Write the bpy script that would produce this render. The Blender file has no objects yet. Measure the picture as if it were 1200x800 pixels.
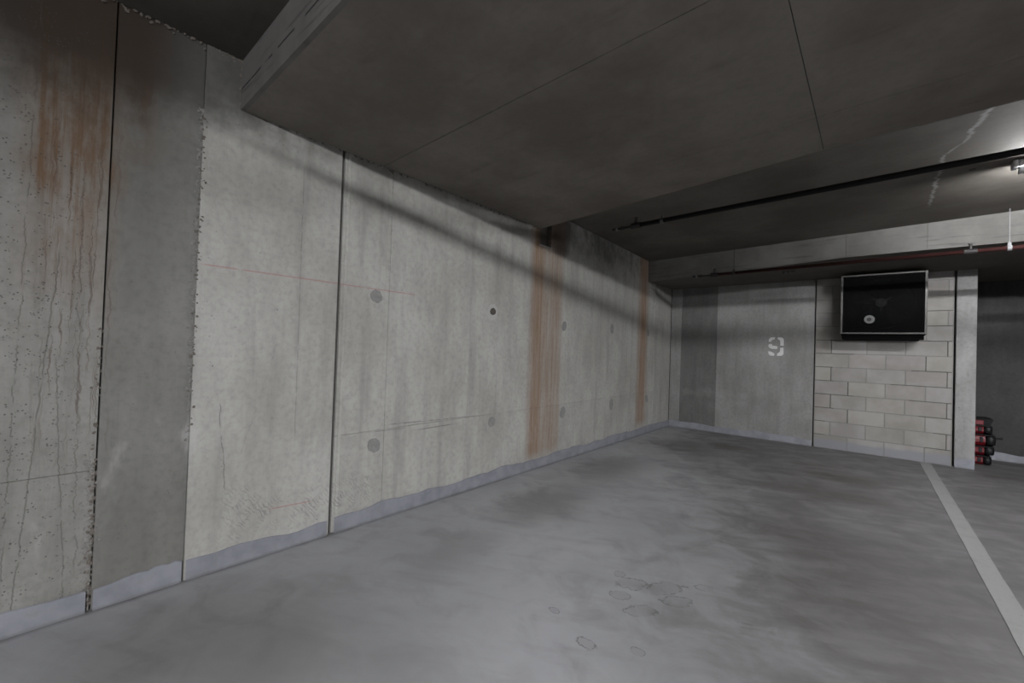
import bpy, bmesh, math, random
from mathutils import Vector, Matrix
random.seed(9)
S = bpy.context.scene
C = S.collection

# ------------------------------------------------------------------ camera
CAM = (2.828, -7.800, 1.324)
YAW, PITCH, ROLL, FPX = math.radians(40.49), math.radians(0.86), math.radians(1.93), 496.0
_f = Vector((-math.sin(YAW)*math.cos(PITCH), math.cos(YAW)*math.cos(PITCH), math.sin(PITCH)))
_r = Vector((math.cos(YAW), math.sin(YAW), 0)); _u = _r.cross(_f)
cr, sr = math.cos(ROLL), math.sin(ROLL)
_R, _U = cr*_r + sr*_u, -sr*_r + cr*_u
cd = bpy.data.cameras.new('camera'); cam = bpy.data.objects.new('camera', cd); C.objects.link(cam)
cd.sensor_width = 36; cd.lens = 36*FPX/1200; cd.clip_start = 0.02
cam.matrix_world = Matrix(((_R.x, _U.x, -_f.x, CAM[0]), (_R.y, _U.y, -_f.y, CAM[1]), (_R.z, _U.z, -_f.z, CAM[2]), (0, 0, 0, 1)))
S.camera = cam

# ------------------------------------------------------------------ world, exposure, lamp strength
w = bpy.data.worlds.new('world'); S.world = w; w.use_nodes = True
w.node_tree.nodes['Background'].inputs[0].default_value = (0.5, 0.5, 0.55, 1)
w.node_tree.nodes['Background'].inputs[1].default_value = 0.01
S.view_settings.view_transform = 'Standard'; S.view_settings.look = 'None'
S.view_settings.gamma = 1; S.view_settings.use_curve_mapping = False
S.view_settings.exposure = 0.0
TUBE = 480.0          # emission strength of the middle bay and aisle tubes
TUBE_NEAR = 1200.0    # the brighter row of fittings over the near bay, behind the viewer

# ------------------------------------------------------------------ node helper
class NT:
    def __init__(s, name, rough=0.85, spec=0.3):
        s.mat = bpy.data.materials.new(name); s.mat.use_nodes = True
        s.t = s.mat.node_tree; s.b = s.t.nodes['Principled BSDF']
        s.b.inputs['Roughness'].default_value = rough
        s.b.inputs['Specular IOR Level'].default_value = spec
        g = s.n('ShaderNodeNewGeometry'); s.pos = g.outputs['Position']
        sp = s.n('ShaderNodeSeparateXYZ'); s.l(s.pos, sp.inputs[0])
        s.x, s.y, s.z = sp.outputs
    def n(s, ty): return s.t.nodes.new(ty)
    def l(s, a, b): s.t.links.new(a, b)
    def put(s, v, sock):
        if hasattr(v, 'links'): s.l(v, sock)
        elif isinstance(v, (tuple, list)) and len(v) == 3 and sock.type == 'RGBA': sock.default_value = (*v, 1)
        else: sock.default_value = v
    def m(s, op, a, b=0.0, c=0.0, clamp=False):
        k = s.n('ShaderNodeMath'); k.operation = op; k.use_clamp = clamp
        s.put(a, k.inputs[0]); s.put(b, k.inputs[1]); s.put(c, k.inputs[2]); return k.outputs[0]
    def add(s, a, b): return s.m('ADD', a, b)
    def sub(s, a, b): return s.m('SUBTRACT', a, b)
    def mul(s, a, b): return s.m('MULTIPLY', a, b)
    def mx(s, a, b): return s.m('MAXIMUM', a, b)
    def ss(s, x, a, b):
        k = s.n('ShaderNodeMapRange'); k.interpolation_type = 'SMOOTHSTEP'
        s.put(x, k.inputs[0]); s.put(a, k.inputs[1]); s.put(b, k.inputs[2]); return k.outputs[0]
    def band(s, x, a, b, soft):
        return s.mul(s.ss(x, a-soft, a+soft), s.sub(1.0, s.ss(x, b-soft, b+soft)))
    def vec(s, x, y, z):
        k = s.n('ShaderNodeCombineXYZ')
        for i, v in enumerate((x, y, z)): s.put(v, k.inputs[i])
        return k.outputs[0]
    def noise(s, v, scale=1.0, detail=4.0, rough=0.55, dist=0.0):
        k = s.n('ShaderNodeTexNoise'); s.l(v, k.inputs['Vector'])
        k.inputs['Scale'].default_value = scale; k.inputs['Detail'].default_value = detail
        k.inputs['Roughness'].default_value = rough; k.inputs['Distortion'].default_value = dist
        return k.outputs[0]
    def noise1(s, t, detail=4.0, rough=0.55):
        k = s.n('ShaderNodeTexNoise'); k.noise_dimensions = '1D'; s.put(t, k.inputs['W'])
        k.inputs['Scale'].default_value = 1.0; k.inputs['Detail'].default_value = detail; k.inputs['Roughness'].default_value = rough
        return k.outputs[0]
    def vor(s, v, scale):
        k = s.n('ShaderNodeTexVoronoi'); s.l(v, k.inputs['Vector']); k.inputs['Scale'].default_value = scale
        return k.outputs['Distance']
    def mix(s, f, a, b, mode='MIX'):
        k = s.n('ShaderNodeMix'); k.data_type = 'RGBA'; k.blend_type = mode
        s.put(f, k.inputs[0]); s.put(a, k.inputs[6]); s.put(b, k.inputs[7]); return k.outputs[2]
    def bump(s, h, strength=0.3, dist=0.01):
        k = s.n('ShaderNodeBump'); k.inputs['Strength'].default_value = strength; k.inputs['Distance'].default_value = dist
        s.l(h, k.inputs['Height']); s.l(k.outputs[0], s.b.inputs['Normal'])
    def color(s, c): s.put(c, s.b.inputs['Base Color'])
    def tint(s):
        return s.n('ShaderNodeObjectInfo').outputs['Color']

def plain(name, col, rough=0.6, metal=0.0, spec=0.4, var=0.25, scale=30):
    N = NT(name, rough, spec); N.b.inputs['Metallic'].default_value = metal
    f = N.noise(N.pos, scale, 4, 0.6)
    N.color(N.mix(f, tuple(c*(1-var) for c in col), tuple(min(1, c*(1+var)) for c in col)))
    return N.mat

# ------------------------------------------------------------------ materials
def base_concrete(N, u, v, ca, cb, streak=0.35):
    """u: horizontal, v: vertical coordinate; returns colour of bare cast concrete"""
    big = N.noise(N.vec(N.mul(u, 0.9), N.mul(v, 0.7), 0.0), 1.6, 5, 0.6)
    st = N.noise(N.vec(N.mul(u, 9.0), N.mul(v, 0.55), 3.0), 1.0, 5, 0.6)
    fine = N.noise(N.pos, 28, 5, 0.65)
    c = N.mix(N.ss(big, 0.3, 0.7), ca, cb)
    c = N.mix(N.mul(N.ss(st, 0.5, 0.75), streak), c, tuple(a*0.62 for a in ca))
    mid = N.noise(N.vec(N.mul(u, 2.0), N.mul(v, 0.5), 9.0), 3.6, 6, 0.66)
    c = N.mix(N.mul(N.ss(mid, 0.46, 0.72), 0.26), c, tuple(a*0.60 for a in ca))
    c = N.mix(N.mul(N.ss(mid, 0.52, 0.30), 0.16), c, tuple(min(1, a*1.35) for a in cb))
    c = N.mix(N.mul(N.ss(fine, 0.40, 0.75), 0.30), c, tuple(a*0.50 for a in ca))
    return c, fine

def pinholes(N, scale, r, dens):
    d = N.vor(N.pos, scale)
    k = N.noise(N.pos, scale*0.35, 2, 0.5)
    return N.mul(N.sub(1.0, N.ss(d, r*0.6, r)), N.ss(k, dens, dens+0.06))

def crack(N, u, v, pts, width, seed, amp=0.012, v0=None, v1=None, breakup=0.45):
    """wandering near-vertical line through (v, u) pts (two points)"""
    (va, ua), (vb, ub) = pts
    line = N.add(N.mul(N.sub(v, va), (ub-ua)/(vb-va)), ua)
    wob = N.mul(N.sub(N.noise1(N.add(N.mul(v, 5.0), seed*17.3), 6, 0.8), 0.5), amp*3)
    d = N.m('ABSOLUTE', N.sub(u, N.add(line, wob)))
    wn = N.noise1(N.add(N.mul(v, 9.0), seed*31.7), 2, 0.6)
    k = N.sub(1.0, N.ss(d, width*0.12, width*0.62))
    k = N.mul(k, N.ss(wn, breakup-0.12, breakup+0.08))
    if v0 is not None: k = N.mul(k, N.band(v, v0, v1, 0.03))
    return k

def mat_wall_left():
    N = NT('cast_concrete_stained', 0.9, 0.2); y, z = N.y, N.z
    c, fine = base_concrete(N, y, z, (0.33, 0.322, 0.30), (0.41, 0.405, 0.385), 0.42)
    c = N.mix(1.0, c, N.tint(), 'MULTIPLY')
    wob = N.mul(N.sub(N.noise(N.vec(N.mul(y, 2.0), N.mul(z, 2.5), 0.0), 1.6, 5, 0.6), 0.5), 0.16)
    yw = N.add(y, wob); zw = N.add(z, N.mul(wob, 2.2))
    vs = N.noise(N.vec(N.mul(y, 26.0), N.mul(z, 0.8), 7.0), 1.0, 5, 0.65)       # rust run-off streaks
    vs2 = N.noise(N.vec(N.mul(y, 60.0), N.mul(z, 1.4), 2.0), 1.0, 4, 0.6)
    # ---- soot and damp along the top edge
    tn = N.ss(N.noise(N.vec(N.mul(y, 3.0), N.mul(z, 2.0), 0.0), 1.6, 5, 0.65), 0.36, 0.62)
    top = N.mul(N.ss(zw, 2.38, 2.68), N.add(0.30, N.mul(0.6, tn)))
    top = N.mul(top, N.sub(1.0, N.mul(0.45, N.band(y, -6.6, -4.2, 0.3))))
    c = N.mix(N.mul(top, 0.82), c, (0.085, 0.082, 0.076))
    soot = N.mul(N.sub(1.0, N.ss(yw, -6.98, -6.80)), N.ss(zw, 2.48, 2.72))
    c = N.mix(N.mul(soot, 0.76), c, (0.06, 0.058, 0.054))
    # ---- near rust field left of the first joint
    rn = N.noise(N.vec(N.mul(y, 7.0), N.mul(z, 2.2), 1.0), 1.5, 6, 0.68)
    r1 = N.mul(N.band(yw, -7.80, -7.50, 0.05), N.ss(zw, 1.10, 2.05))
    r1 = N.mul(r1, N.add(N.add(0.20, N.mul(0.25, N.ss(zw, 1.7, 2.2))), N.add(N.mul(0.55, N.ss(vs, 0.42, 0.62)), N.mul(0.45, N.ss(rn, 0.42, 0.62)))))
    r1b = N.mul(N.band(yw, -7.53, -7.36, 0.06), N.mul(N.ss(zw, 2.10, 2.35), N.ss(rn, 0.30, 0.6)))
    c = N.mix(N.m('MINIMUM', N.mx(N.mul(r1, 0.8), N.mul(r1b, 0.65)), 0.9), c, (0.128, 0.076, 0.042))
    vs3 = N.noise(N.vec(N.add(N.mul(y, 75.0), N.mul(N.noise(N.pos, 9, 4, 0.6), 3.5)), N.mul(z, 1.6), 2.0), 1.0, 5, 0.65)
    drip = N.mul(N.mul(N.band(y, -7.74, -7.50, 0.04), N.band(z, 0.75, 2.3, 0.35)), N.ss(vs3, 0.54, 0.63))
    c = N.mix(N.mul(drip, 0.55), c, (0.075, 0.045, 0.030))
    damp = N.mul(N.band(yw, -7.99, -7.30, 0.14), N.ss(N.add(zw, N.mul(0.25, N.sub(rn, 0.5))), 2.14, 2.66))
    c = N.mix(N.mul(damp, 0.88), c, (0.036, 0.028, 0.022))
    # grey damp patch down the narrow panel
    patch = N.mul(N.band(yw, -7.47, -7.30, 0.05), N.mx(N.band(zw, 1.45, 2.4, 0.1), N.mul(N.band(zw, 0.1, 0.75, 0.2), 0.75)))
    c = N.mix(N.mul(patch, 0.40), c, (0.12, 0.118, 0.11))
    # ---- two far rust bands
    def rustband(a, b, core_a, core_b, zlo):
        s = N.mul(N.band(yw if False else N.add(y, N.mul(wob, 0.25)), a, b, 0.06), N.ss(z, zlo-0.05, zlo+0.12))
        k = N.mul(s, N.add(0.30, N.mul(0.40, N.ss(vs, 0.36, 0.66))))
        core = N.mul(N.band(N.add(y, N.mul(wob, 0.2)), core_a, core_b, 0.045), N.ss(z, zlo-0.05, zlo+0.12))
        return N.m('MINIMUM', N.mx(k, N.mul(core, N.add(0.55, N.mul(0.4, N.ss(vs2, 0.35, 0.65))))), 0.95)
    c = N.mix(N.mul(rustband(-4.19, -3.58, -4.15, -3.95, 0.10), 0.88), c, (0.205, 0.112, 0.056))
    c = N.mix(N.mul(rustband(-1.42, -1.04, -1.33, -1.10, 0.14), 0.90), c, (0.215, 0.120, 0.064))
    dk = N.mul(N.band(yw, -4.1, -3.45, 0.08), N.ss(zw, 2.38, 2.55))
    c = N.mix(N.mul(dk, 0.75), c, (0.045, 0.034, 0.026))
    # ---- cracks
    k = crack(N, y, z, ((2.0, -7.785), (0.9, -7.80)), 0.005, 1, 0.012)
    k = N.mx(k, crack(N, y, z, ((1.5, -7.695), (0.5, -7.752)), 0.006, 2, 0.008, 0.0, 1.7, 0.35))
    k = N.mx(k, crack(N, y, z, ((0.66, -7.648), (0.1, -7.617)), 0.005, 3, 0.01, 0.0, 1.2, 0.4))
    k = N.mx(k, N.mul(crack(N, y, z, ((2.2, -6.62), (0.7, -6.612)), 0.007, 4, 0.003, 0.7, 2.45, 0.42), 0.6))
    k = N.mx(k, crack(N, y, z, ((0.9, -7.03), (0.45, -6.99)), 0.007, 5, 0.01, 0.45, 0.95, 0.45))
    k = N.mx(k, N.mul(crack(N, y, z, ((2.4, -6.45), (0.7, -6.9)), 0.006, 6, 0.03, 0.5, 1.5, 0.52), 0.5))
    k = N.mx(k, N.mul(crack(N, y, z, ((2.0, -7.62), (0.9, -7.60)), 0.006, 7, 0.02, 0.2, 2.0, 0.45), 0.8))
    # shuttering scratches just under the horizontal joint
    for (y0, y1, za, zb, wd) in ((-5.9, -4.95, 0.700, 0.672, 0.006), (-5.62, -5.25, 0.625, 0.628, 0.007), (-6.1, -5.75, 0.66, 0.655, 0.004), (-5.8, -5.4, 0.672, 0.672, 0.004)):
        ln = N.add(N.mul(N.sub(y, y0), (zb-za)/(y1-y0)), za)
        k2 = N.mul(N.sub(1.0, N.ss(N.m('ABSOLUTE', N.sub(z, ln)), wd*0.3, wd)), N.band(y, y0, y1, 0.06))
        k = N.mx(k, N.mul(k2, N.ss(N.noise(N.vec(N.mul(y, 14.0), N.mul(z, 60.0), 0.0), 1.0, 3, 0.6), 0.38, 0.5)))
    c = N.mix(N.mul(k, 0.48), c, (0.07, 0.062, 0.055))
    # tyre rubs: short slanted scuffs low on the wall
    wv = N.n('ShaderNodeTexWave'); N.l(N.vec(0.0, y, N.mul(z, 0.8)), wv.inputs['Vector'])
    wv.inputs['Scale'].default_value = 24; wv.inputs['Distortion'].default_value = 9.0; wv.inputs['Detail'].default_value = 4
    wv.wave_type = 'BANDS'; wv.bands_direction = 'DIAGONAL'
    scz = N.mx(N.mul(N.band(yw, -7.0, -6.66, 0.06), N.band(zw, 0.16, 0.42, 0.07)), N.mul(N.band(yw, -6.62, -6.05, 0.08), N.band(zw, 0.13, 0.33, 0.08)))
    scz = N.mul(N.mul(scz, N.ss(wv.outputs[1], 0.5, 0.9)), N.ss(N.noise(N.pos, 11, 3, 0.6), 0.42, 0.62))
    c = N.mix(N.mul(scz, 0.42), c, (0.10, 0.10, 0.095))
    # red chalk lines
    def chalk(y0, y1, za, zb, wd):
        ln = N.add(N.mul(N.sub(y, y0), (zb-za)/(y1-y0)), za)
        q = N.mul(N.sub(1.0, N.ss(N.m('ABSOLUTE', N.sub(z, ln)), wd*0.4, wd)), N.band(y, y0, y1, 0.03))
        return N.mul(q, N.ss(N.noise1(N.add(N.mul(y, 9.0), 40.0), 2, 0.6), 0.22, 0.42))
    c = N.mix(N.mul(N.mx(chalk(-7.14, -5.7, 1.729, 1.729, 0.006), chalk(-6.74, -6.5, 0.275, 0.262, 0.006)), 0.42), c, (0.33, 0.10, 0.08))
    # blow holes, densest at the near end
    nearf = N.sub(1.0, N.ss(y, -7.72, -7.5))
    ph = N.mul(pinholes(N, 70, 0.30, 0.50), N.add(0.10, N.mul(0.9, nearf)))
    ph = N.mx(ph, N.mul(pinholes(N, 34, 0.17, 0.57), N.add(0.45, N.mul(0.5, nearf))))
    ph = N.mx(ph, N.mul(pinholes(N, 12, 0.055, 0.56), 0.9))
    ph = N.mul(ph, N.sub(1.0, N.mul(0.6, N.ss(y, -5.5, -4.5))))
    c = N.mix(N.mul(ph, 0.75), c, (0.06, 0.058, 0.055))
    # lime bloom
    wb = N.mul(N.band(zw, 0.3, 1.0, 0.15), N.ss(N.noise(N.vec(N.mul(y, 3.0), N.mul(z, 1.2), 4.0), 1.5, 4, 0.6), 0.60, 0.74))
    c = N.mix(N.mul(wb, 0.3), c, (0.56, 0.56, 0.55))
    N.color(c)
    N.bump(N.sub(N.mul(fine, 0.5), N.mx(ph, k)), 0.35, 0.006)
    return N.mat

def mat_wall_back():
    N = NT('cast_concrete_back', 0.9, 0.2)
    c, fine = base_concrete(N, N.x, N.z, (0.20, 0.197, 0.191), (0.27, 0.268, 0.262), 0.4)
    c = N.mix(1.0, c, N.tint(), 'MULTIPLY')
    ph = N.mul(pinholes(N, 10, 0.09, 0.52), 0.8)
    pale = N.mul(N.mul(N.band(N.z, 0.45, 0.75, 0.12), N.sub(1.0, N.ss(N.x, 3.4, 3.6))), N.ss(N.noise(N.pos, 4, 4, 0.6), 0.45, 0.65))
    c = N.mix(N.mul(pale, 0.09), c, (0.5, 0.5, 0.49))
    c = N.mix(N.mul(ph, 0.6), c, (0.07, 0.068, 0.065))
    N.color(c); N.bump(N.sub(N.mul(fine, 0.5), ph), 0.3, 0.006)
    return N.mat

def mat_ceiling():
    N = NT('soffit_concrete', 0.85, 0.25)
    big = N.noise(N.pos, 1.3, 5, 0.6); fine = N.noise(N.pos, 24, 5, 0.65)
    st = N.noise(N.vec(N.mul(N.x, 1.4), N.mul(N.y, 6.0), 0.0), 1.0, 5, 0.65)
    c = N.mix(N.ss(big, 0.35, 0.68), (0.145, 0.130, 0.112), (0.21, 0.193, 0.170))
    c = N.mix(N.mul(N.ss(st, 0.55, 0.75), 0.4), c, (0.09, 0.08, 0.07))
    c = N.mix(N.mul(N.ss(fine, 0.4, 0.75), 0.2), c, (0.10, 0.095, 0.09))
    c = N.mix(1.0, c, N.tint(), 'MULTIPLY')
    # white lime crack across the middle bay
    xx = N.add(N.x, N.mul(N.sub(N.noise(N.vec(0.0, N.mul(N.y, 2.2), 0.0), 1.0, 8, 0.78), 0.5), 0.30))
    d = N.m('ABSOLUTE', N.sub(xx, N.add(3.24, N.mul(N.m('MAXIMUM', N.sub(-3.0, N.y), 0.0), 0.2))))
    bl = N.ss(N.noise(N.vec(0.0, N.mul(N.y, 1.8), 5.0), 1.0, 3, 0.6), 0.35, 0.65)
    k = N.sub(1.0, N.ss(d, 0.004, N.add(0.008, N.mul(bl, 0.018))))
    k = N.mul(N.mul(k, N.band(N.y, -4.2, -1.8, 0.15)), N.ss(N.z, 2.80, 2.86))
    c = N.mix(N.mul(k, N.add(0.12, N.mul(bl, 0.35))), c, (0.55, 0.55, 0.55))
    N.color(c); N.bump(fine, 0.25, 0.005)
    return N.mat

def mat_beam_face():
    N = NT('beam_face_concrete', 0.88, 0.25)
    fine = N.noise(N.pos, 26, 5, 0.65)
    st = N.noise(N.vec(N.mul(N.x, 1.6), N.mul(N.z, 22.0), N.y), 1.0, 5, 0.6)
    c = N.mix(N.ss(N.noise(N.pos, 2.2, 5, 0.6), 0.35, 0.65), (0.118, 0.114, 0.107), (0.165, 0.160, 0.152))
    c = N.mix(N.mul(N.ss(st, 0.54, 0.68), 0.55), c, (0.06, 0.058, 0.055))
    # pour line on the near beam
    zz = N.sub(N.z, N.mul(N.x, 0.037))
    k = N.mul(N.sub(1.0, N.ss(N.m('ABSOLUTE', N.sub(zz, N.add(2.765, N.mul(0.015, N.noise1(N.mul(N.x, 5.0), 2, 0.6))))), 0.003, 0.008)), N.sub(1.0, N.ss(N.y, -6.8, -6.7)))
    k = N.mul(k, N.ss(N.noise1(N.mul(N.x, 7.0), 1, 0.5), 0.42, 0.5))
    c = N.mix(k, c, (0.03, 0.03, 0.03))
    N.color(c); N.bump(fine, 0.25, 0.005)
    return N.mat

def mat_floor():
    N = NT('coated_floor_concrete', 0.5, 0.35); x, y = N.x, N.y
    big = N.noise(N.pos, 0.8, 5, 0.6); mid = N.noise(N.pos, 3.2, 5, 0.6, 0.6); fine = N.noise(N.pos, 60, 4, 0.6)
    tro = N.noise(N.vec(N.add(N.mul(x, 1.1), N.mul(y, 0.45)), N.mul(N.sub(y, N.mul(x, 0.5)), 4.0), 0.0), 1.5, 5, 0.6)
    c = N.mix(N.ss(big, 0.3, 0.7), (0.30, 0.303, 0.314), (0.385, 0.389, 0.403))
    c = N.mix(N.mul(N.ss(mid, 0.45, 0.75), 0.28), c, (0.165, 0.162, 0.16))
    c = N.mix(N.mul(N.ss(tro, 0.5, 0.75), 0.22), c, (0.155, 0.152, 0.15))
    c = N.mix(N.mul(N.ss(fine, 0.5, 0.8), 0.25), c, (0.33, 0.33, 0.34))
    wob = N.mul(N.sub(mid, 0.5), 0.7); xw = N.add(x, wob); yw = N.add(y, N.mul(N.sub(tro, 0.5), 0.7))
    def blob(cx, cy, rx, ry, ang=0.0):
        ca, sa = math.cos(ang), math.sin(ang)
        dx, dy = N.sub(xw, cx), N.sub(yw, cy)
        a = N.mul(N.add(N.mul(dx, ca), N.mul(dy, sa)), 1/rx); b = N.mul(N.sub(N.mul(dy, ca), N.mul(dx, sa)), 1/ry)
        d = N.m('SQRT', N.add(N.mul(a, a), N.mul(b, b)))
        return N.sub(1.0, N.ss(d, 0.15, 1.1))
    st = 0.0
    for (cx, cy, rx, ry, an, s) in ((0.75, -1.55, 0.55, 0.55, 0.3, 0.75), (1.25, -1.05, 0.55, 0.28, 0, 0.7), (0.55, -3.3, 0.45, 0.9, 0, 0.55),
            (0.65, -4.8, 0.45, 0.8, 0, 0.6), (0.75, -5.9, 0.30, 0.6, 0, 0.3), (2.5, -1.8, 0.60, 0.28, 0.2, 0.85), (2.25, -1.35, 0.4, 0.2, 0.1, 0.6),
            (2.45, -2.6, 0.9, 0.45, 0.2, 0.45), (2.45, -4.1, 0.6, 0.7, 0.3, 0.4), (2.6, -5.0, 0.45, 0.6, 0.5, 0.45), (2.39, -5.43, 0.07, 0.05, 0, 0.6), (3.0, -6.2, 0.5, 0.5, 0, 0.4), (0.75, -7.2, 0.9, 0.7, 0.4, 0.62), (2.75, -4.7, 0.7, 0.9, 0.2, 0.35),
            (4.05, -0.25, 0.35, 0.15, 0, 0.6), (4.5, 0.80, 0.7, 0.22, 0, 0.8), (1.2, -6.9, 1.2, 0.5, 0, 0.3)):
        st = N.mx(st, N.mul(blob(cx, cy, rx, ry, an), s))
    # tyre dirt beyond mid-bay, its colour deepened to offset the middle lamp's light
    c = N.mix(N.mul(N.ss(N.add(xw, N.add(N.mul(wob, 0.5), N.mul(0.35, N.add(yw, 5.8)))), 1.4, 3.3), N.add(0.68, N.mul(0.17, N.ss(N.add(N.mul(tro, 0.6), N.mul(mid, 0.4)), 0.36, 0.58)))), c, (0.078, 0.073, 0.070))
    c = N.mix(N.mul(st, 0.74), c, (0.048, 0.039, 0.031))
    # darker along the wall foot
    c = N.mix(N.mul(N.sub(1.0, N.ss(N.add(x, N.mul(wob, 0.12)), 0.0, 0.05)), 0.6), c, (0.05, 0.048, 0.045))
    # dried puddle rings
    wr = N.mul(N.sub(N.noise(N.pos, 12, 5, 0.72), 0.5), 0.13)
    ring = 0.0; fill = 0.0
    for (cx, cy, rx, ry, an) in ((1.80, -5.47, 0.085, 0.06, 0.9), (1.955, -5.385, 0.11, 0.06, 0.9), (2.055, -5.46, 0.075, 0.05, 0.7), (1.94, -5.68, 0.075, 0.045, 0.8),
            (1.865, -6.08, 0.045, 0.035, 0), (1.70, -5.42, 0.03, 0.03, 0), (1.80, -5.62, 0.05, 0.04, 0.6), (2.06, -5.97, 0.03, 0.025, 0), (1.62, -5.98, 0.03, 0.02, 0), (2.12, -5.22, 0.05, 0.03, 0.6)):
        ca, sa = math.cos(an), math.sin(an)
        dx, dy = N.sub(x, cx), N.sub(y, cy)
        a = N.mul(N.add(N.mul(dx, ca), N.mul(dy, sa)), 1/rx); b = N.mul(N.sub(N.mul(dy, ca), N.mul(dx, sa)), 1/ry)
        d = N.add(N.m('SQRT', N.add(N.mul(a, a), N.mul(b, b))), N.mul(wr, 15.0))
        e = N.m('ABSOLUTE', N.sub(d, 1.0))
        ring = N.mx(ring, N.sub(1.0, N.ss(e, 0.02, 0.11))); fill = N.mx(fill, N.sub(1.0, N.ss(d, 0.9, 1.05)))
    ring = N.mul(ring, N.ss(N.noise(N.pos, 9, 3, 0.6), 0.38, 0.58))
    c = N.mix(N.mul(fill, 0.14), c, (0.09, 0.088, 0.086))
    c = N.mix(N.mul(ring, 0.62), c, (0.06, 0.058, 0.056))
    # flecks of white paint
    fl = N.mul(pinholes(N, 5, 0.035, 0.60), 0.7)
    c = N.mix(fl, c, (0.5, 0.5, 0.5))
    N.color(c)
    N.put(N.add(0.42, N.mul(mid, 0.25)), N.b.inputs['Roughness'])
    N.bump(N.add(fine, N.mul(mid, 0.4)), 0.12, 0.003)
    return N.mat

def mat_membrane():
    N = NT('blue_grey_membrane_paint', 0.6, 0.35)
    f = N.noise(N.pos, 7, 5, 0.6)
    c = N.mix(N.ss(f, 0.3, 0.7), (0.185, 0.190, 0.217), (0.245, 0.251, 0.28))
    c = N.mix(N.mul(N.ss(N.noise(N.pos, 22, 4, 0.6), 0.56, 0.7), 0.55), c, (0.22, 0.215, 0.21))
    c = N.mix(N.mul(N.sub(1.0, N.ss(N.add(N.z, N.mul(0.02, f)), 0.012, 0.03)), 0.5), c, (0.12, 0.118, 0.115))
    N.color(c); N.bump(f, 0.3, 0.006); return N.mat

def mat_block():
    N = NT('concrete_block', 0.92, 0.15)
    f = N.noise(N.pos, 90, 4, 0.7); g = N.noise(N.pos, 3, 4, 0.6)
    c = N.mix(N.ss(g, 0.35, 0.65), (0.245, 0.236, 0.225), (0.29, 0.285, 0.277))
    c = N.mix(N.mul(N.ss(f, 0.45, 0.8), 0.35), c, (0.27, 0.255, 0.235))
    c = N.mix(1.0, c, N.tint(), 'MULTIPLY')
    foot = N.mul(N.sub(1.0, N.ss(N.add(N.z, N.mul(0.08, N.sub(g, 0.5))), 0.10, 0.15)), 0.8)
    c = N.mix(foot, c, (0.215, 0.22, 0.245))
    N.color(c); N.bump(f, 0.5, 0.004); return N.mat

def mat_paint(name, col, thr):
    N = NT(name, 0.6, 0.3)
    f = N.noise(N.pos, 35, 5, 0.7); g = N.noise(N.pos, 6, 4, 0.6)
    c = N.mix(N.mul(N.ss(f, thr, thr+0.2), 0.55), col, tuple(a*0.45 for a in col))
    c = N.mix(N.mul(N.ss(g, 0.5, 0.75), 0.4), c, tuple(a*0.65 for a in col))
    N.color(c); return N.mat

def mat_emit(name, col, k):
    m = bpy.data.materials.new(name); m.use_nodes = True; t = m.node_tree
    b = t.nodes['Principled BSDF']; b.inputs['Base Color'].default_value = (0.8, 0.8, 0.8, 1)
    b.inputs['Emission Color'].default_value = (*col, 1); b.inputs['Emission Strength'].default_value = k
    return m

M = dict(
    wall=mat_wall_left(), back=mat_wall_back(), ceil=mat_ceiling(), face=mat_beam_face(), floor=mat_floor(),
    strip=mat_membrane(), block=mat_block(),
    mortar=plain('mortar', (0.20, 0.195, 0.186), 0.95, var=0.2, scale=60),
    joint=plain('joint_sealant_dark', (0.075, 0.071, 0.066), 0.9, var=0.4),
    core=plain('recess_concrete_dark', (0.07, 0.062, 0.055), 0.95, var=0.4),
    plug=plain('tie_hole_mortar', (0.22, 0.218, 0.212), 0.95, var=0.35, scale=50),
    pale=plain('patch_mortar', (0.39, 0.386, 0.375), 0.95, var=0.12, scale=50),
    agg=plain('exposed_aggregate', (0.20, 0.195, 0.185), 0.95, var=0.6, scale=45),
    aggd=plain('crumbled_joint_dark', (0.13, 0.115, 0.10), 0.95, var=0.6, scale=45),
    line=mat_paint('worn_white_road_paint', (0.26, 0.26, 0.257), 0.55),
    num=mat_paint('white_stencil_paint', (0.56, 0.56, 0.555), 0.62),
    pipe=plain('dark_red_oxide_pipe', (0.038, 0.011, 0.010), 0.5, var=0.3, scale=20),
    pipe_unlit=plain('unlit_pipe_tone', (0.010, 0.009, 0.009), 0.6, spec=0.2, var=0.3),  # near-black colour stands in for the unlit side of a red pipe
    dark=plain('black_fitting', (0.02, 0.018, 0.017), 0.5, var=0.3),
    galv=plain('galvanised_steel', (0.22, 0.22, 0.225), 0.5, metal=0.0, var=0.15),
    lampw=plain('lamp_housing_grey', (0.42, 0.42, 0.43), 0.5, var=0.1),
    tube=mat_emit('lit_tube', (0.975, 0.982, 1.0), TUBE), tuben=mat_emit('lit_opal_cover', (0.975, 0.982, 1.0), TUBE_NEAR),
    black=plain('black_case', (0.003, 0.003, 0.0034), 0.85, spec=0.08, var=0.3),
    frame=plain('scuffed_steel_frame', (0.10, 0.098, 0.094), 0.5, metal=0.3, var=0.45, scale=25),
    wire=plain('black_wire_mesh', (0.005, 0.005, 0.0055), 0.8, spec=0.1, var=0.2),
    fan=plain('grey_fan_metal', (0.03, 0.028, 0.027), 0.5, metal=0.0, var=0.3),
    disc=plain('pale_grey_disc', (0.15, 0.15, 0.15), 0.5, var=0.25, scale=45),
    red=plain('red_plastic', (0.115, 0.005, 0.009), 0.35, spec=0.5, var=0.25),
    blk=plain('black_plastic', (0.007, 0.007, 0.008), 0.5, spec=0.3, var=0.3),
)

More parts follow.
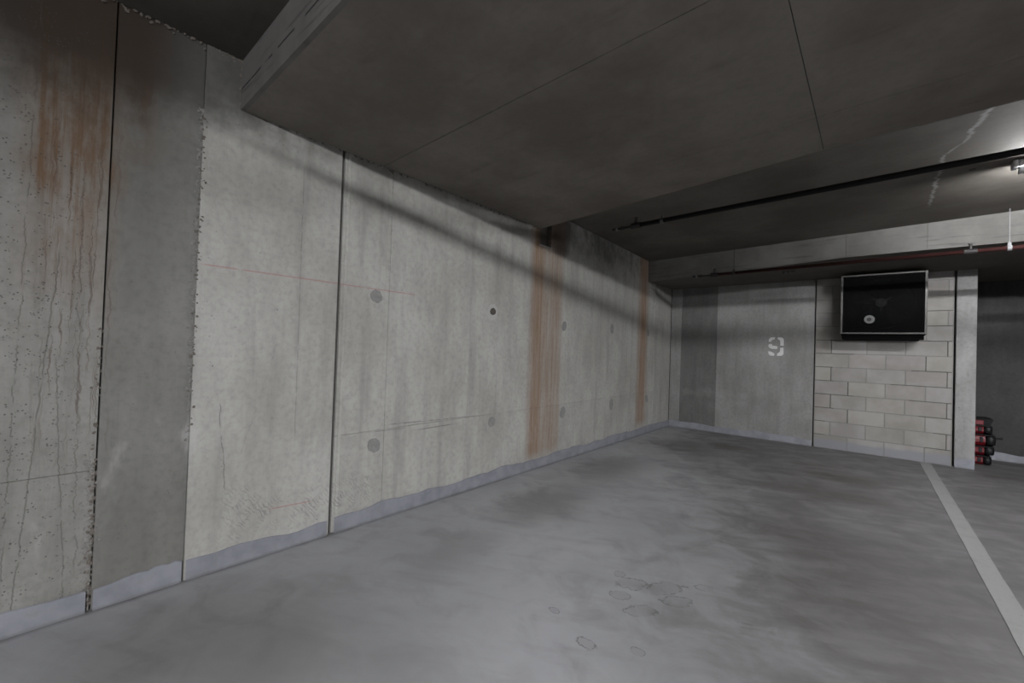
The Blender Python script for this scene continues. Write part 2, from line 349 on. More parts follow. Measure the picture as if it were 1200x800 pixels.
# ------------------------------------------------------------------ mesh helpers
class MB:
    def __init__(s): s.bm = bmesh.new()
    def box(s, x0, x1, y0, y1, z0, z1, bev=0.0):
        r = bmesh.ops.create_cube(s.bm, size=1.0); vs = r['verts']
        for v in vs:
            v.co = Vector((x0+(v.co.x+.5)*(x1-x0), y0+(v.co.y+.5)*(y1-y0), z0+(v.co.z+.5)*(z1-z0)))
        if bev > 0:
            es = list({e for v in vs for e in v.link_edges})
            bmesh.ops.bevel(s.bm, geom=es, offset=bev, segments=1, affect='EDGES')
        return s
    def hexa(s, lo, hi):
        """lo, hi: four points each, same order"""
        vs = [s.bm.verts.new(q) for q in list(lo)+list(hi)]
        for f in ((3, 2, 1, 0), (4, 5, 6, 7), (0, 1, 5, 4), (1, 2, 6, 5), (2, 3, 7, 6), (3, 0, 4, 7)):
            s.bm.faces.new([vs[i] for i in f])
        return s
    def cyl(s, a, b, r0, r1=None, n=16):
        a, b = Vector(a), Vector(b); r1 = r0 if r1 is None else r1
        d = (b-a); q = d.to_track_quat('Z', 'Y').to_matrix().to_4x4()
        bmesh.ops.create_cone(s.bm, cap_ends=True, cap_tris=False, segments=n, radius1=r0, radius2=r1, depth=d.length,
                              matrix=Matrix.Translation((a+b)/2) @ q)
        return s
    def ico(s, c, r, sq=(1, 1, 1), rot=0.0):
        m = Matrix.Translation(c) @ Matrix.Rotation(rot, 4, 'X') @ Matrix.Diagonal((sq[0], sq[1], sq[2], 1))
        bmesh.ops.create_icosphere(s.bm, subdivisions=1, radius=r, matrix=m); return s
    def poly(s, pts, off):
        """extrude a planar outline by vector off"""
        a = [s.bm.verts.new(q) for q in pts]; b = [s.bm.verts.new(Vector(q)+Vector(off)) for q in pts]
        n = len(a); s.bm.faces.new(a[::-1]); s.bm.faces.new(b)
        for i in range(n): s.bm.faces.new((a[i], a[(i+1) % n], b[(i+1) % n], b[i]))
        return s
    def build(s, name, mat, parent=None, tint=None, smooth=False, kind=None):
        bmesh.ops.recalc_face_normals(s.bm, faces=s.bm.faces)
        me = bpy.data.meshes.new(name); s.bm.to_mesh(me); s.bm.free(); me.materials.append(mat)
        if smooth:
            for p in me.polygons: p.use_smooth = len(p.vertices) <= 4
        o = bpy.data.objects.new(name, me); C.objects.link(o)
        if parent: o.parent = parent
        if tint is not None: o.color = (tint, tint, tint, 1) if not isinstance(tint, tuple) else (*tint, 1)
        if kind: o['kind'] = kind
        return o

def thing(name, label, cat, loc=(0, 0, 0), group=None):
    o = bpy.data.objects.new(name, None); C.objects.link(o); o.location = loc
    o.empty_display_size = 0.1
    o['label'] = label; o['category'] = cat
    if group: o['group'] = group
    bpy.context.view_layer.update()
    return o
def adopt(o, parent):
    """parent keeping the mesh's world coordinates"""
    o.parent = parent; o.matrix_parent_inverse = Matrix.Translation(-Vector(parent.location)); return o
def struct(o, label, cat):
    o['kind'] = 'structure'; o['label'] = label; o['category'] = cat; return o

# ------------------------------------------------------------------ setting: extents
XR, YN = 13.0, -15.0           # far side and near end of the car park
sof = lambda X: 2.657 + 0.035*min(X, 5.0)                       # wide band beam soffit
midc = lambda X, Y: 2.90 + 0.027*min(X, 5.0) - 0.026*(Y+4.06)   # slab over the middle bay
nearc = lambda X: 2.945 + 0.035*min(X, 9.0)                      # slab over the near bay

# floor
fl = MB().box(-0.3, XR, YN, 1.3, -0.2, 0.0).build('floor', M['floor'])
struct(fl, 'grey coated concrete car park floor with brown smudges', 'floor')

# ---- left wall: dark core with cast panels standing in front of it, joints between them
wl = MB().box(-0.30, -0.075, YN, 1.3, 0.0, 3.4).build('wall_left', M['core'])
struct(wl, 'stained cast concrete wall running along the left side', 'wall')
ye = [YN, -9.0, -7.528, -7.168, -6.352, -5.948, -4.700, -3.500, -2.250, -0.750, 0.0]
gap = [0.0, 0.002, 0.003, 0.0006, 0.014, 0.0012, 0.0008, 0.0008, 0.0008, 0.003, 0.0]
tone = [1.0, 0.67, 0.50, 1.0, 1.0, 1.0, 1.0, 0.96, 0.95, 0.92]
proud = [0.0, 0.0, 0.004, 0.012, 0.0, 0.002, 0.001, 0.002, 0.0, 0.003]
for i in range(len(ye)-1):
    y0, y1 = ye[i]+gap[i]/1.0, ye[i+1]-gap[i+1]/1.0
    px = -0.012 + proud[i]
    rows = [(0.0, 3.30)] if i in (2, 0) else [(0.0, 0.668), (0.6695, 3.30)]
    if i in (3, 9): rows = [(0.0, 3.30)]
    for (z0, z1) in rows:
        mb = MB()
        if i == 6 and z0 > 0:      # panel with the cast-in pocket at its head
            mb.box(-0.075, px, y0, -4.05, z0, z1); mb.box(-0.075, px, -3.83, y1, z0, z1)
            mb.box(-0.075, px, -4.05, -3.83, z0, 2.49)
        else:
            mb.box(-0.075, px, y0, y1, z0, z1, 0.002)
        t = tone[i]*(0.97 if z0 == 0 and len(rows) > 1 else 1.0)
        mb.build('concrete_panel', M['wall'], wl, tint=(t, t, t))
# sealant bead in the wide movement joint
MB().box(-0.07, -0.030, -6.372, -6.334, 0.0, 3.3).build('joint_sealant', M['joint'], wl)
# render fillet beside the movement joint
MB().box(-0.012, -0.004, -6.318, -6.296, 0.105, 2.65, 0.003).build('joint_fillet', M['wall'], wl, tint=1.08)
# pocket lip
MB().box(-0.04, -0.008, -4.05, -3.83, 2.474, 2.490).build('pocket_lip', M['plug'], wl)
# honeycombed seam and crumbled joint
def rubble(y, z0, z1, n, wid, rmax, x, mat, dens=lambda z: 1.0):
    mb = MB()
    for _ in range(n):
        z = random.uniform(z0, z1)
        if random.random() > dens(z): continue
        r = random.uniform(0.25, 1.0)**1.6*rmax + 0.0018
        mb.ico((x, y+random.gauss(0, wid), z), r, (0.6, random.uniform(0.7, 1.2), random.uniform(0.7, 1.3)), random.uniform(0, 3))
    return mb.build('exposed_aggregate', mat, wl, kind='stuff')
rubble(-7.168, 0.75, 2.58, 900, 0.011, 0.009, -0.007, M['agg'], lambda z: 0.5+0.5*math.sin(z*9)**2 if z > 1.2 else 0.35)
rubble(-7.168, 0.75, 2.58, 200, 0.009, 0.006, 0.001, M['aggd'], lambda z: 0.55 if z > 1.2 else 0.2)
rubble(-7.11, 2.36, 2.62, 40, 0.03, 0.009, -0.006, M['aggd'])
rubble(-7.535, 0.02, 1.35, 260, 0.008, 0.008, -0.012, M['aggd'], lambda z: 1.0 if z < 0.7 else 0.3)
rubble(-7.55, 0.02, 0.75, 130, 0.012, 0.010, -0.012, M['agg'])
# ragged top edge of the wall in the near bay
mb = MB()
for _ in range(150):
    y = random.uniform(-7.6, -6.99); mb.ico((0.0, y, 2.955+random.gauss(0, 0.02)), random.uniform(0.003, 0.011), (0.7, 1.2, 0.8), random.uniform(0, 3))
mb.build('exposed_aggregate', M['aggd'], wl, kind='stuff')
mb = MB()
for _ in range(120):
    mb.ico((0.0, random.uniform(-7.0, -6.97), random.uniform(2.67, 2.98)), random.uniform(0.003, 0.012), (0.7, 1.2, 1), random.uniform(0, 3))
mb.build('exposed_aggregate', M['aggd'], wl, kind='stuff')
mb = MB()
for _ in range(160):
    y = random.uniform(-6.95, -4.1); mb.ico((-0.002, y, 2.652+random.gauss(0, 0.006)), random.uniform(0.002, 0.009), (0.7, 1.5, 0.8), random.uniform(0, 3))
mb.build('exposed_aggregate', M['aggd'], wl, kind='stuff')
# mortared formwork tie holes
def blot(y, z, r, x0, x1, n=26, sq=1.15):
    pts = []
    for k in range(n):
        a = 2*math.pi*k/n; q = r*(0.95+0.10*math.sin(2*a+y*9)+random.uniform(-0.07, 0.07))
        pts.append((x0, y+q*math.cos(a), z+q*sq*math.sin(a)))
    return MB().poly(pts, (x1-x0, 0, 0))
for (y, z, r) in ((-6.058, 1.675, 0.048), (-6.031, 0.558, 0.052), (-4.743, 0.594, 0.050), (-3.517, 1.606, 0.052), (-3.495, 0.568, 0.060),
                  (-2.289, 1.645, 0.060), (-2.245, 0.561, 0.065), (-1.02, 1.65, 0.055), (-1.0, 0.56, 0.055)):
    blot(y, z, r, -0.03, -0.0075).build('tie_hole_plug', M['plug'], wl)
blot(-4.785, 1.663, 0.075, -0.03, -0.0085, 16, 1.25).build('tie_hole_patch', M['pale'], wl)
blot(-4.780, 1.672, 0.040, -0.03, -0.0055, 12, 1.0).build('tie_hole_plug', M['core'], wl)

# blue-grey painted upstand strips
def strip(name, pts_fn, u0, u1, h, n, label, parent=None):
    bm = bmesh.new(); prev = None; th = 0.005
    for k in range(n+1):
        u = u0+(u1-u0)*k/n
        hh = h*(1+0.10*math.sin(u*5.1)+0.06*math.sin(u*13.7+1)) + random.uniform(-.006, .006)
        A, nrm = pts_fn(u); A = Vector(A); nrm = Vector(nrm)
        cur = [bm.verts.new(A), bm.verts.new(A+nrm*th*1.6), bm.verts.new(A+nrm*th+Vector((0, 0, hh))), bm.verts.new(A+Vector((0, 0, hh+0.003)))]
        if prev:
            for a in range(3): bm.faces.new((prev[a], cur[a], cur[a+1], prev[a+1]))
        prev = cur
    mb = MB(); mb.bm.free(); mb.bm = bm
    o = mb.build(name, M['strip'], parent)
    return o
bl = strip('baseboard_left', lambda u: ((0.001, u, 0), (1, 0, 0)), -6.328, -0.01, 0.108, 70, '')
struct(bl, 'blue grey painted upstand along the foot of the left wall', 'baseboard')
for (a, b, h) in ((-9.0, -7.545, 0.115), (-7.52, -7.178, 0.105), (-7.160, -6.378, 0.100)):
    strip('painted_strip', lambda u: ((0.001, u, 0), (1, 0, 0)), a, b, h, 12, '', bl)

# ---- back wall: panels, joint, blocks
wb = MB().box(-0.075, 3.62, 0.075, 0.22, 0.0, 3.3).build('wall_back', M['core'])
struct(wb, 'back wall of cast concrete panels and a block infill', 'wall')
for (x0, x1, t, pr) in ((0.0, 0.186, 1.0, 0.0), (0.190, 0.782, 0.60, 0.006), (0.784, 2.150, 0.98, 0.0)):
    MB().box(x0, x1, 0.0+pr, 0.075, 0.0, 2.95, 0.002).build('concrete_panel', M['back'], wb, tint=(t, t, t))
strip('painted_strip', lambda u: ((u, -0.001, 0), (0, -1, 0)), 0.01, 2.146, 0.10, 30, '', wb)
MB().box(2.166, 3.612, 0.0045, 0.07, 0.0, 2.95).build('mortar', M['mortar'], wb)
zc = [0.0] + [0.197+0.2*k for k in range(0, 13)]
XL, XRb, Xb = 2.172, 3.604, 2.36
meshes = {}
for k in range(len(zc)-1):
    z0, z1 = zc[k]+0.004, zc[k+1]-0.004
    first = Xb if k % 2 == 1 else Xb+0.2
    xs = [XL] + [first+0.4*j for j in range(5) if XL+0.03 < first+0.4*j < XRb-0.02] + [XRb]
    for j in range(len(xs)-1):
        x0, x1 = xs[j]+(0.004 if j else 0), xs[j+1]-0.004
        key = (round(x1-x0, 3), round(z1-z0, 3))
        if key not in meshes:
            o = MB().box(0, x1-x0, 0, 0.06, 0, z1-z0, 0.003).build('block', M['block'], wb); meshes[key] = o.data
        else:
            o = bpy.data.objects.new('block', meshes[key]); C.objects.link(o); o.parent = wb
        o.location = (x0+random.uniform(-.001, .001), random.uniform(-0.0012, 0.0012), z0)
        t = random.uniform(0.90, 1.06); o.color = (t*1.0, t*random.uniform(0.97, 1.0), t*random.uniform(0.94, 1.0), 1)
# raked-out joints that read dark
def raked(x0, x1, z0, z1): MB().box(x0, x1, 0.0025, 0.006, z0, z1).build('open_joint', M['joint'], wb)
for (k, xa, xb) in ((1, 2.172, 2.30), (2, 2.172, 2.30), (3, 2.172, 2.40), (4, 2.172, 2.62), (5, 2.172, 2.40), (6, 2.172, 2.38), (7, 2.172, 2.62), (8, 2.172, 2.9),
                    (1, 3.36, 3.604), (2, 3.44, 3.604), (3, 3.30, 3.604), (4, 3.20, 3.604), (5, 3.02, 3.604), (6, 3.22, 3.604), (8, 3.30, 3.604), (9, 3.36, 3.604), (10, 3.36, 3.604)):
    z = zc[k]; raked(xa, xb, z-0.004, z+0.004)
for (k, x) in ((4, 2.36), (6, 2.36), (8, 2.36), (5, 2.56), (3, 2.56), (2, 3.56), (4, 3.56), (6, 3.56), (7, 3.36), (8, 3.56)):
    zt = zc[k] if k % 2 else zc[k]
    kk = k-1 if ((k-1) % 2 == 1) == (abs((x-Xb) % 0.4) < 0.01 or abs((x-Xb) % 0.4-0.4) < 0.01) else k
    raked(x-0.005, x+0.005, zc[kk]+0.004, zc[kk+1]-0.004)
# column closing the block infill
col = MB().box(3.632, 3.812, -0.004, 0.40, 0.0, 2.70, 0.006).build('concrete_column', M['back'], tint=(1.12, 1.12, 1.13))
col['label'] = 'slim grey concrete column at the right end of the block wall'; col['category'] = 'column'
adopt(strip('painted_strip', lambda u: ((u, -0.005, 0), (0, -1, 0)), 3.634, 3.810, 0.115, 5, ''), col)
# wall of the bay beyond the column
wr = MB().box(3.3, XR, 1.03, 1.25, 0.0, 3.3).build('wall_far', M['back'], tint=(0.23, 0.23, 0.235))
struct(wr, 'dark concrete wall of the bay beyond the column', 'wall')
strip('painted_strip', lambda u: ((u, 1.029, 0), (0, -1, 0)), 3.82, 9.0, 0.10, 40, '', wr)
# the rest of the car park, out of view
wx = MB().box(XR, XR+0.2, YN, 1.3, 0, 3.4).build('wall_right', M['back'], tint=0.45); struct(wx, 'far concrete wall on the right side of the car park', 'wall')
wy = MB().box(-0.075, XR, YN-0.2, YN, 0, 3.4).build('wall_near', M['back'], tint=0.45); struct(wy, 'concrete wall at the near end of the car park', 'wall')

# ---- ceiling
def slab(name, xs, ys, zf, top, mat, parent=None, tint=1.0):
    mb = MB()
    bm = mb.bm; gl = []; gh = []
    for X in xs: gl.append([bm.verts.new((X, Y, zf(X, Y))) for Y in ys]); gh.append([bm.verts.new((X, Y, top)) for Y in ys])
    nx, ny = len(xs), len(ys)
    for i in range(nx-1):
        for j in range(ny-1):
            bm.faces.new((gl[i][j], gl[i][j+1], gl[i+1][j+1], gl[i+1][j])); bm.faces.new((gh[i][j], gh[i+1][j], gh[i+1][j+1], gh[i][j+1]))
    for i in range(nx-1):
        for j in (0, ny-1): bm.faces.new((gl[i][j], gl[i+1][j], gh[i+1][j], gh[i][j]))
    for j in range(ny-1):
        for i in (0, nx-1): bm.faces.new((gl[i][j], gl[i][j+1], gh[i][j+1], gh[i][j]))
    return mb.build(name, mat, parent, tint=(tint, tint, tint))
XS = [0.0, 2.55, 5.0, 9.0, XR]
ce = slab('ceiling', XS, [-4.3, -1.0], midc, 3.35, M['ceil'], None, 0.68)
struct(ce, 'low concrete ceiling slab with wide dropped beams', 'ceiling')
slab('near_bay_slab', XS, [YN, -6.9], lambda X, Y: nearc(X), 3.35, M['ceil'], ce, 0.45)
# wide band beam: core and soffit panels
def far_edge(X): return -4.06 - 0.08*min(X, 2.55)
mb = MB()
for (a, b) in ((0.0, 2.55), (2.55, 5.0), (5.0, XR)):
    mb.hexa(((a, -6.97, sof(a)+.02), (b, -6.97, sof(b)+.02), (b, far_edge(b)-.01, sof(b)+.02), (a, far_edge(a)-.01, sof(a)+.02)),
            ((a, -6.97, 3.3), (b, -6.97, 3.3), (b, far_edge(b)-.01, 3.3), (a, far_edge(a)-.01, 3.3)))
mb.build('band_beam', M['core'], ce)
g = 0.0016
for (a, b) in ((0.0, 2.55), (2.55, 5.05), (5.05, 7.6), (7.6, XR)):
    rows = [(-6.98, -6.045), (-6.045, -4.77), (-4.77, None)]
    for (c, d) in rows:
        x0, x1 = a+(g if a else 0), b-g
        g2 = 0.0019; y0 = c+(g2 if c > -6.9 else 0); d0 = (far_edge(x0) if d is None else d-g2); d1 = (far_edge(x1) if d is None else d-g2)
        dz = random.uniform(-0.001, 0.001); t = random.uniform(0.94, 1.04)
        MB().hexa(((x0, y0, sof(x0)+dz), (x1, y0, sof(x1)+dz), (x1, d1, sof(x1)+dz), (x0, d0, sof(x0)+dz)),
                  ((x0, y0, sof(x0)+.02), (x1, y0, sof(x1)+.02), (x1, d1, sof(x1)+.02), (x0, d0, sof(x0)+.02))).build('soffit_panel', M['ceil'], ce, tint=(t, t, t))
# near face of the band beam and its far face
for (a, b) in ((0.0, 2.55), (2.55, 5.05), (5.05, XR)):
    MB().hexa(((a, -6.995, sof(a)), (b, -6.995, sof(b)), (b, -6.9705, sof(b)), (a, -6.9705, sof(a))),
              ((a, -6.995, 3.2), (b, -6.995, 3.2), (b, -6.9705, 3.2), (a, -6.9705, 3.2))).build('beam_face_panel', M['face'], ce)
    MB().hexa(((a, far_edge(a)-.0095, sof(a)+.001), (b, far_edge(b)-.0095, sof(b)+.001), (b, far_edge(b), sof(b)+.001), (a, far_edge(a), sof(a)+.001)),
              ((a, far_edge(a)-.0095, 3.2), (b, far_edge(b)-.0095, 3.2), (b, far_edge(b), 3.2), (a, far_edge(a), 3.2))).build('beam_face_panel', M['face'], ce)
# deep edge beam over the back wall
def eb(X):
    pts = [(0, 2.487), (1.7, 2.555), (2.55, 2.600), (3.8, 2.605), (XR, 2.6)]
    for (a, za), (b, zb) in zip(pts, pts[1:]):
        if X <= b: return za+(zb-za)*(X-a)/(b-a)
slab('edge_beam', [0.0, 0.85, 1.7, 2.55, 3.8, XR], [-1.06, -0.003, 1.03],
     lambda X, Y: eb(X) if Y < -1 else (2.49+0.02*min(X/3.6, 1) if Y < 0 else 2.48), 3.3, M['ceil'], ce, 0.6)
xf = [0.0, 2.55, 3.28, 4.6, XR]
for i in range(len(xf)-1):
    a, b = xf[i]+(g if i else 0), xf[i+1]-g
    m_ = [a] + [q for q in (1.7, 3.8) if a < q < b] + [b]
    mb = MB()
    for p0, p1 in zip(m_, m_[1:]):
        mb.hexa(((p0, -1.075, eb(p0)), (p1, -1.075, eb(p1)), (p1, -1.06, eb(p1)), (p0, -1.06, eb(p0))),
                ((p0, -1.075, 3.2), (p1, -1.075, 3.2), (p1, -1.06, 3.2), (p0, -1.06, 3.2)))
    mb.build('beam_face_panel', M['face'], ce)
# old anchor hole in the middle bay slab
MB().cyl((3.44, -2.62, midc(3.44, -2.62)-0.004), (3.44, -2.62, midc(3.44, -2.62)+0.02), 0.022).build('anchor_hole', M['core'], ce)

# ------------------------------------------------------------------ parking line and stencilled number
pl = MB()
left = [(3.318, -0.02), (3.330, -1.6), (3.345, -3.2), (3.372, -4.8), (3.385, -5.6)]
bm = pl.bm; pv = None
for k in range(41):
    t = k/40; Y = -0.02 - 5.58*t
    xl = 3.318 + 0.062*t + random.uniform(-.0025, .0025); xr = xl + 0.104 + random.uniform(-.0025, .0025)
    cur = [bm.verts.new((xl, Y, 0.0005)), bm.verts.new((xl, Y, 0.003)), bm.verts.new((xr, Y, 0.003)), bm.verts.new((xr, Y, 0.0005))]
    if pv:
        for a in range(4): bm.faces.new((pv[a], cur[a], cur[(a+1) % 4], pv[(a+1) % 4]))
    else: bm.faces.new(cur)
    pv = cur
bm.faces.new(pv[::-1])
pl = pl.build('parking_line', M['line'])
pl['label'] = 'worn white painted bay line on the grey floor'; pl['category'] = 'parking line'

nb = thing('stencilled_number', 'white stencilled number 9 on the concrete back wall', 'number', (1.66, -0.001, 1.33))
X0, X1, Z0, Z1 = 1.553, 1.762, 1.337, 1.633
def rr(pts): return [(X0+(X1-X0)*u, -0.0005, Z0+(Z1-Z0)*v) for (u, v) in pts]
strokes = (
    [(0.02, 0.75), (0.02, 0.86), (0.10, 0.96), (0.20, 0.99), (0.44, 0.99), (0.40, 0.88), (0.28, 0.86), (0.22, 0.82), (0.16, 0.75)],
    [(0.60, 0.97), (0.62, 0.99), (0.84, 0.99), (0.95, 0.95), (1.0, 0.87), (1.0, 0.58), (0.98, 0.55), (0.78, 0.55), (0.77, 0.80), (0.72, 0.86), (0.62, 0.88)],
    [(0.00, 0.50), (0.03, 0.62), (0.14, 0.64), (0.24, 0.62), (0.27, 0.55), (0.55, 0.53), (0.61, 0.48), (0.58, 0.38), (0.52, 0.37), (0.24, 0.37), (0.10, 0.42)],
    [(0.78, 0.44), (0.99, 0.45), (1.0, 0.14), (0.93, 0.04), (0.80, 0.01), (0.58, 0.01), (0.60, 0.14), (0.72, 0.19), (0.77, 0.28)],
    [(0.0, 0.18), (0.02, 0.24), (0.10, 0.24), (0.26, 0.20), (0.40, 0.13), (0.42, 0.03), (0.36, 0.01), (0.16, 0.01), (0.06, 0.06)])
for sgm in strokes:
    adopt(MB().poly(rr(sgm), (0, -0.0012, 0)).build('stroke', M['num']), nb)

# ------------------------------------------------------------------ sprinkler pipes
def pipe(label, Y, xa, za, xb, zb, r, rods, heads, ceilz, rodmat, pm='pipe'):
    t = thing('sprinkler_pipe', label, 'pipe', (xa, Y, za))
    zp = lambda X: za+(zb-za)*(X-xa)/(xb-xa)
    P = lambda X, dz=0.0: (X, Y, zp(X)+dz)
    q = lambda o: adopt(o, t)
    q(MB().cyl(P(xa+0.26), P(xb), r, n=20).build('pipe', M[pm], smooth=True))
    q(MB().cyl(P(xa+0.03), P(xa+0.25), r*0.50, n=14).build('thin_end', M['dark'], smooth=True))
    q(MB().cyl(P(xa+0.10), P(xa+0.13), r*0.85, n=14).build('end_nut', M['dark']))
    q(MB().cyl(P(xa+0.045), P(xa+0.065), r*0.75, n=12).build('brass_band', M['galv']))
    q(MB().cyl(P(xa), P(xa+0.03), r*0.6, n=12).build('end_plug', M['dark']))
    for X in heads:
        f = q(MB().cyl(P(X-0.05), P(X+0.05), r*1.35, n=16).cyl(P(X), P(X, r+0.03), r*0.7, n=12).build('tee_fitting', M['dark']))
        h = MB().cyl(P(X, r+0.03), P(X, r+0.055), r*0.45, n=10).cyl(P(X, r+0.055), P(X, r+0.062), r*0.8, n=12).build('sprinkler_head', M['dark'])
        h.parent = f
    for X in rods:
        rodm = M['galv'] if X == 3.874 else rodmat
        rd = q(MB().cyl(P(X, r), (X, Y, ceilz(X, Y)-0.0015), 0.0038, n=8).build('hanger_rod', rodm))
        c = MB().cyl(P(X-0.016), P(X+0.016), r*1.22, n=16).box(X-0.012, X+0.012, Y-0.010, Y+0.010, zp(X)+r, zp(X)+r+0.035).build('pipe_clamp', rodm); c.parent = rd
    return t
pipe('long dark pipe under the ceiling in front of the lamp', -3.5, 0.585, 2.680, XR-0.02, 2.95, 0.024, (1.144, 4.6), (0.86,), midc, M['frame'], 'pipe_unlit')
pipe('dark red pipe along the face of the edge beam', -1.22, 0.746, 2.484, XR-0.02, 2.62, 0.023, (1.306, 3.874), (1.05, 3.60), midc, M['fan'])
pipe('dark pipe in the near bay behind the viewer', -8.3, 3.0, 2.763, XR-0.02, 3.113, 0.020, (4.0, 6.0), (3.6,), lambda X, Y: nearc(X), M['galv'])
# small pair of cable clips on the edge beam soffit
cl = thing('conduit_bracket', 'small dark bracket on the soffit near the black fan box', 'bracket', (1.88, -0.72, 2.52))
zs_ = eb(1.9)-0.028
adopt(MB().cyl((1.86, -0.72, zs_-0.028), (1.86, -0.72, zs_), 0.030, 0.036, 12).build('bracket_cup', M['dark']), cl)
adopt(MB().cyl((1.95, -0.72, zs_-0.020), (1.95, -0.72, zs_), 0.022, 0.026, 12).build('bracket_cup', M['dark']), cl)
adopt(MB().box(1.83, 1.98, -0.73, -0.71, zs_-0.008, zs_).build('bracket_bar', M['dark']), cl)

# ------------------------------------------------------------------ lamps
def batten(label, x0, Y, zc_, L=1.25, tube='tube', tilt=0.0):
    t = thing('fluorescent_lamp', label, 'lamp', (x0, Y, zc_), 'ceiling lamps')
    q = lambda o: adopt(o, t)
    x1 = x0+L
    q(MB().box(x0+0.03, x1-0.03, Y-0.045, Y+0.045, zc_-0.058, zc_-0.002, 0.006).build('housing', M['lampw']))
    for a, b in ((x0, x0+0.03), (x1-0.03, x1)):
        q(MB().box(a, b, Y-0.047, Y+0.047, zc_-0.062, zc_-0.002, 0.006).build('end_cap', M['lampw']))
    for a in (x0+0.035, x1-0.065):
        q(MB().cyl((a, Y, zc_-0.085), (a+0.03, Y, zc_-0.085), 0.026, n=14).box(a+.004, a+0.026, Y-0.018, Y+0.018, zc_-0.085, zc_-0.058).build('lamp_holder', M['lampw']))
    if tube == 'tuben':      # opal cover instead of a bare tube
        q(MB().box(x0+0.067, x1-0.067, Y-0.045, Y+0.045, zc_-0.11, zc_-0.06, 0.008).build('opal_cover', M[tube]))
    else:
        q(MB().cyl((x0+0.065, Y, zc_-0.085), (x1-0.065, Y, zc_-0.085), 0.018, n=12).build('tube', M[tube], smooth=True))
    t.rotation_euler.y = -math.atan(tilt)
    return t
batten('fluorescent batten at the right edge, under the middle bay ceiling', 3.655, -2.64, midc(3.65, -2.58)-0.002)
for k, wd in enumerate(('nearer', 'farther')):
    batten('fluorescent batten over the near bay, the one %s from the left wall' % wd, 5.1+1.3*k, -9.9, nearc(5.1+1.3*k)-0.003, tube='tuben', tilt=0.035)

# ------------------------------------------------------------------ wall fan box
bx0, bx1, bz0, bz1, by = 2.478, 3.336, 1.672, 2.478, -0.36
fb = thing('ventilation_box', 'black ventilation fan box with mesh front high on the block wall', 'fan box', (2.9, by, bz0))
q = lambda o: adopt(o, fb)
cs = MB()
cs.box(bx0, bx1, -0.02, -0.002, bz0-0.06, bz1).box(bx0, bx0+0.012, by+0.02, -0.02, bz0, bz1).box(bx1-0.012, bx1, by+0.02, -0.02, bz0, bz1)
cs.box(bx0, bx1, by+0.02, -0.02, bz1-0.012, bz1).box(bx0, bx1, by+0.02, -0.02, bz0, bz0+0.012)
q(cs.build('casing', M['black']))
# sloping drip tray below the casing
q(MB().hexa(((bx0+0.02, by+0.05, bz0-0.055), (bx1-0.05, by+0.05, bz0-0.055), (bx1-0.05, -0.02, bz0-0.075), (bx0+0.02, -0.02, bz0-0.075)),
            ((bx0, by+0.01, bz0-0.001), (bx1, by+0.01, bz0-0.001), (bx1, -0.02, bz0-0.001), (bx0, -0.02, bz0-0.001))).build('drip_tray', M['black']))
fw = 0.020
for (a, b, c_, d) in ((bx0-.004, bx0+fw, bz0, bz1), (bx1-fw, bx1+.004, bz0, bz1), (bx0+fw, bx1-fw, bz0, bz0+fw), (bx0+fw, bx1-fw, bz1-fw, bz1)):
    q(MB().box(a, b, by-0.012, by+0.019, c_, d, 0.002).build('frame_bar', M['frame']))
ms = MB(); n = 80
for k in range(1, n):
    x = bx0+fw+(bx1-bx0-2*fw)*k/n; ms.box(x-.0018, x+.0018, by-0.004, by-0.001, bz0+fw, bz1-fw)
for k in range(1, 72):
    z = bz0+fw+(bz1-bz0-2*fw)*k/72; ms.box(bx0+fw, bx1-fw, by-0.001, by+0.002, z-.0018, z+.0018)
q(ms.build('wire_mesh', M['wire'], kind='stuff'))
fc = Vector((2.900, by+0.10, 2.10))
ring = MB()
for k in range(32):
    a0, a1 = 2*math.pi*k/32, 2*math.pi*(k+1)/32
    pr = lambda a, r, yy: (fc.x+r*math.cos(a), yy, fc.z+r*math.sin(a))
    ring.hexa((pr(a0, .335, by+.05), pr(a1, .335, by+.05), pr(a1, .35, by+.05), pr(a0, .35, by+.05)),
              (pr(a0, .335, by+.2), pr(a1, .335, by+.2), pr(a1, .35, by+.2), pr(a0, .35, by+.2)))
q(ring.build('fan_shroud', M['black']))
hub = q(MB().cyl((fc.x, by+0.04, fc.z), (fc.x, by+0.16, fc.z), 0.055, 0.06, 20).build('fan_hub', M['fan']))
for k in range(3):
    a = math.pi/2 + 2*math.pi*k/3 + math.pi
    d = Vector((math.cos(a), 0, math.sin(a)))
    q(MB().cyl(fc+Vector((0, -0.055, 0))+d*0.02, fc+Vector((0, -0.055, 0))+d*0.115, 0.012, 0.008, 8).build('fan_strut', M['fan']))
for k in range(5):
    a = 2*math.pi*k/5+0.3; d = Vector((math.cos(a), 0, math.sin(a))); e = Vector((-math.sin(a), 0, math.cos(a)))
    yo = Vector((0, 0.02, 0)); tw = Vector((0, 0.03, 0))
    A = fc+d*0.06; B = fc+d*0.32
    lo = (A-e*.04-tw, B-e*.09-tw, B+e*.09+tw, A+e*.04+tw)
    q(MB().hexa(lo, [v+Vector((0, 0.004, 0)) for v in lo]).build('fan_blade', M['black']))
q(MB().cyl((2.783, by-0.016, 1.868), (2.783, by-0.006, 1.868), 0.055, n=24).build('round_badge', M['disc'])); 
q(MB().cyl((2.780, by-0.020, 1.866), (2.780, by-0.0155, 1.866), 0.026, n=20).build('badge_centre', M['fan']))

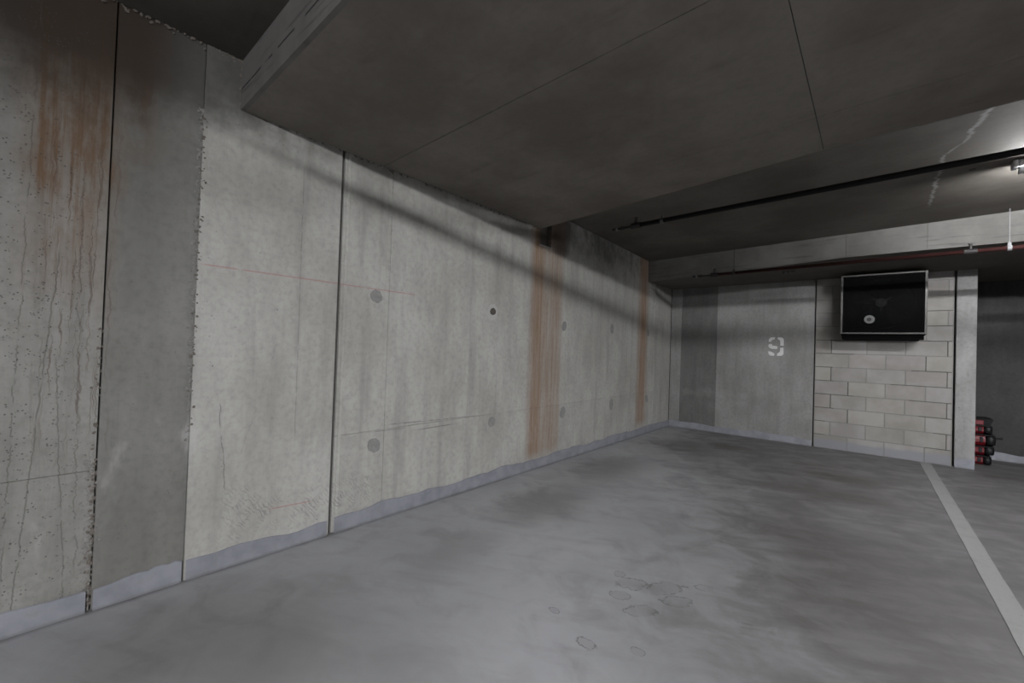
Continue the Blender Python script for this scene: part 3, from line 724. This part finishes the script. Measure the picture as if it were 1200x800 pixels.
# ------------------------------------------------------------------ stack of red and black cases
def case(i, z0, h, x0, x1, label, lid, knob):
    y0, y1 = 0.44, 0.80
    t = thing('stacked_case', label, 'case', ((x0+x1)/2, 0.6, z0), 'red and black cases beside the column')
    q = lambda o: adopt(o, t)
    xm = x0+(x1-x0)*0.56
    # red barrel-fronted body
    mb = MB(); prof = [(0.0, 0.03), (0.12, 0.01), (0.35, -0.012), (0.6, -0.012), (0.85, 0.008), (1.0, 0.03)]
    bm = mb.bm; rings = []
    for X in (x0, xm):
        rings.append([bm.verts.new((X, y0+dy, z0+0.004+(h-0.008)*v)) for v, dy in prof] + [bm.verts.new((X, y1, z0+h-0.004)), bm.verts.new((X, y1, z0+0.004))])
    n = len(rings[0])
    for k in range(n): bm.faces.new((rings[0][k], rings[0][(k+1) % n], rings[1][(k+1) % n], rings[1][k]))
    bm.faces.new(rings[0]); bm.faces.new(rings[1][::-1])
    q(mb.build('body', M['red']))
    mb = MB()
    bmesh.ops.create_uvsphere(mb.bm, u_segments=14, v_segments=8, radius=1.0)
    for v in mb.bm.verts:
        e = lambda t, p: math.copysign(abs(t)**p, t)
        v.co = Vector(((xm+x1)/2+e(v.co.x, 0.6)*(x1-xm)/2, (y0+y1)/2+e(v.co.y, 0.35)*(y1-y0+0.016)/2, z0+h/2+e(v.co.z, 0.5)*(h/2-0.004)))
    q(mb.build('end_shell', M['blk'], smooth=True))
    q(MB().box(x0, x1-0.012, y0-0.014, y1, z0+h-0.014, z0+h-0.001, 0.004).build('rim', M['blk']))
    q(MB().box(xm-0.05, xm-0.02, y0-0.024, y0-0.006, z0+h*0.35, z0+h*0.8, 0.003).build('latch', M['blk']))
    if knob: q(MB().cyl((x1-0.005, y0+0.05, z0+h*0.72), (x1+0.055, y0+0.05, z0+h*0.78), 0.012, 0.016, 10).build('knob', M['blk']))
    if lid:
        q(MB().hexa(((x0, y0-0.005, z0+h), (x1-0.03, y0-0.005, z0+h), (x1-0.03, y1, z0+h), (x0, y1, z0+h)),
                    ((x0, y0-0.02, z0+h+0.075), (x1-0.005, y0-0.02, z0+h+0.085), (x1-0.005, y1, z0+h+0.085), (x0, y1, z0+h+0.075))).build('flared_top', M['blk']))
        q(MB().box(x0+0.01, x1-0.09, y0-0.025, y0-0.004, z0+h+0.006, z0+h+0.066, 0.006).build('front_flap', M['red']))
    return t
case(0, 0.000, 0.125, 3.83, 4.025, 'red and black case on the floor, lowest of the stack by the column', False, False)
case(1, 0.125, 0.125, 3.82, 4.050, 'red and black case second from the floor in the stack by the column', False, False)
case(2, 0.250, 0.150, 3.83, 4.060, 'red and black case with a side knob, third from the floor in the stack', False, True)
case(3, 0.400, 0.120, 3.83, 4.030, 'red and black case with a flared top, topmost of the stack by the column', True, False)
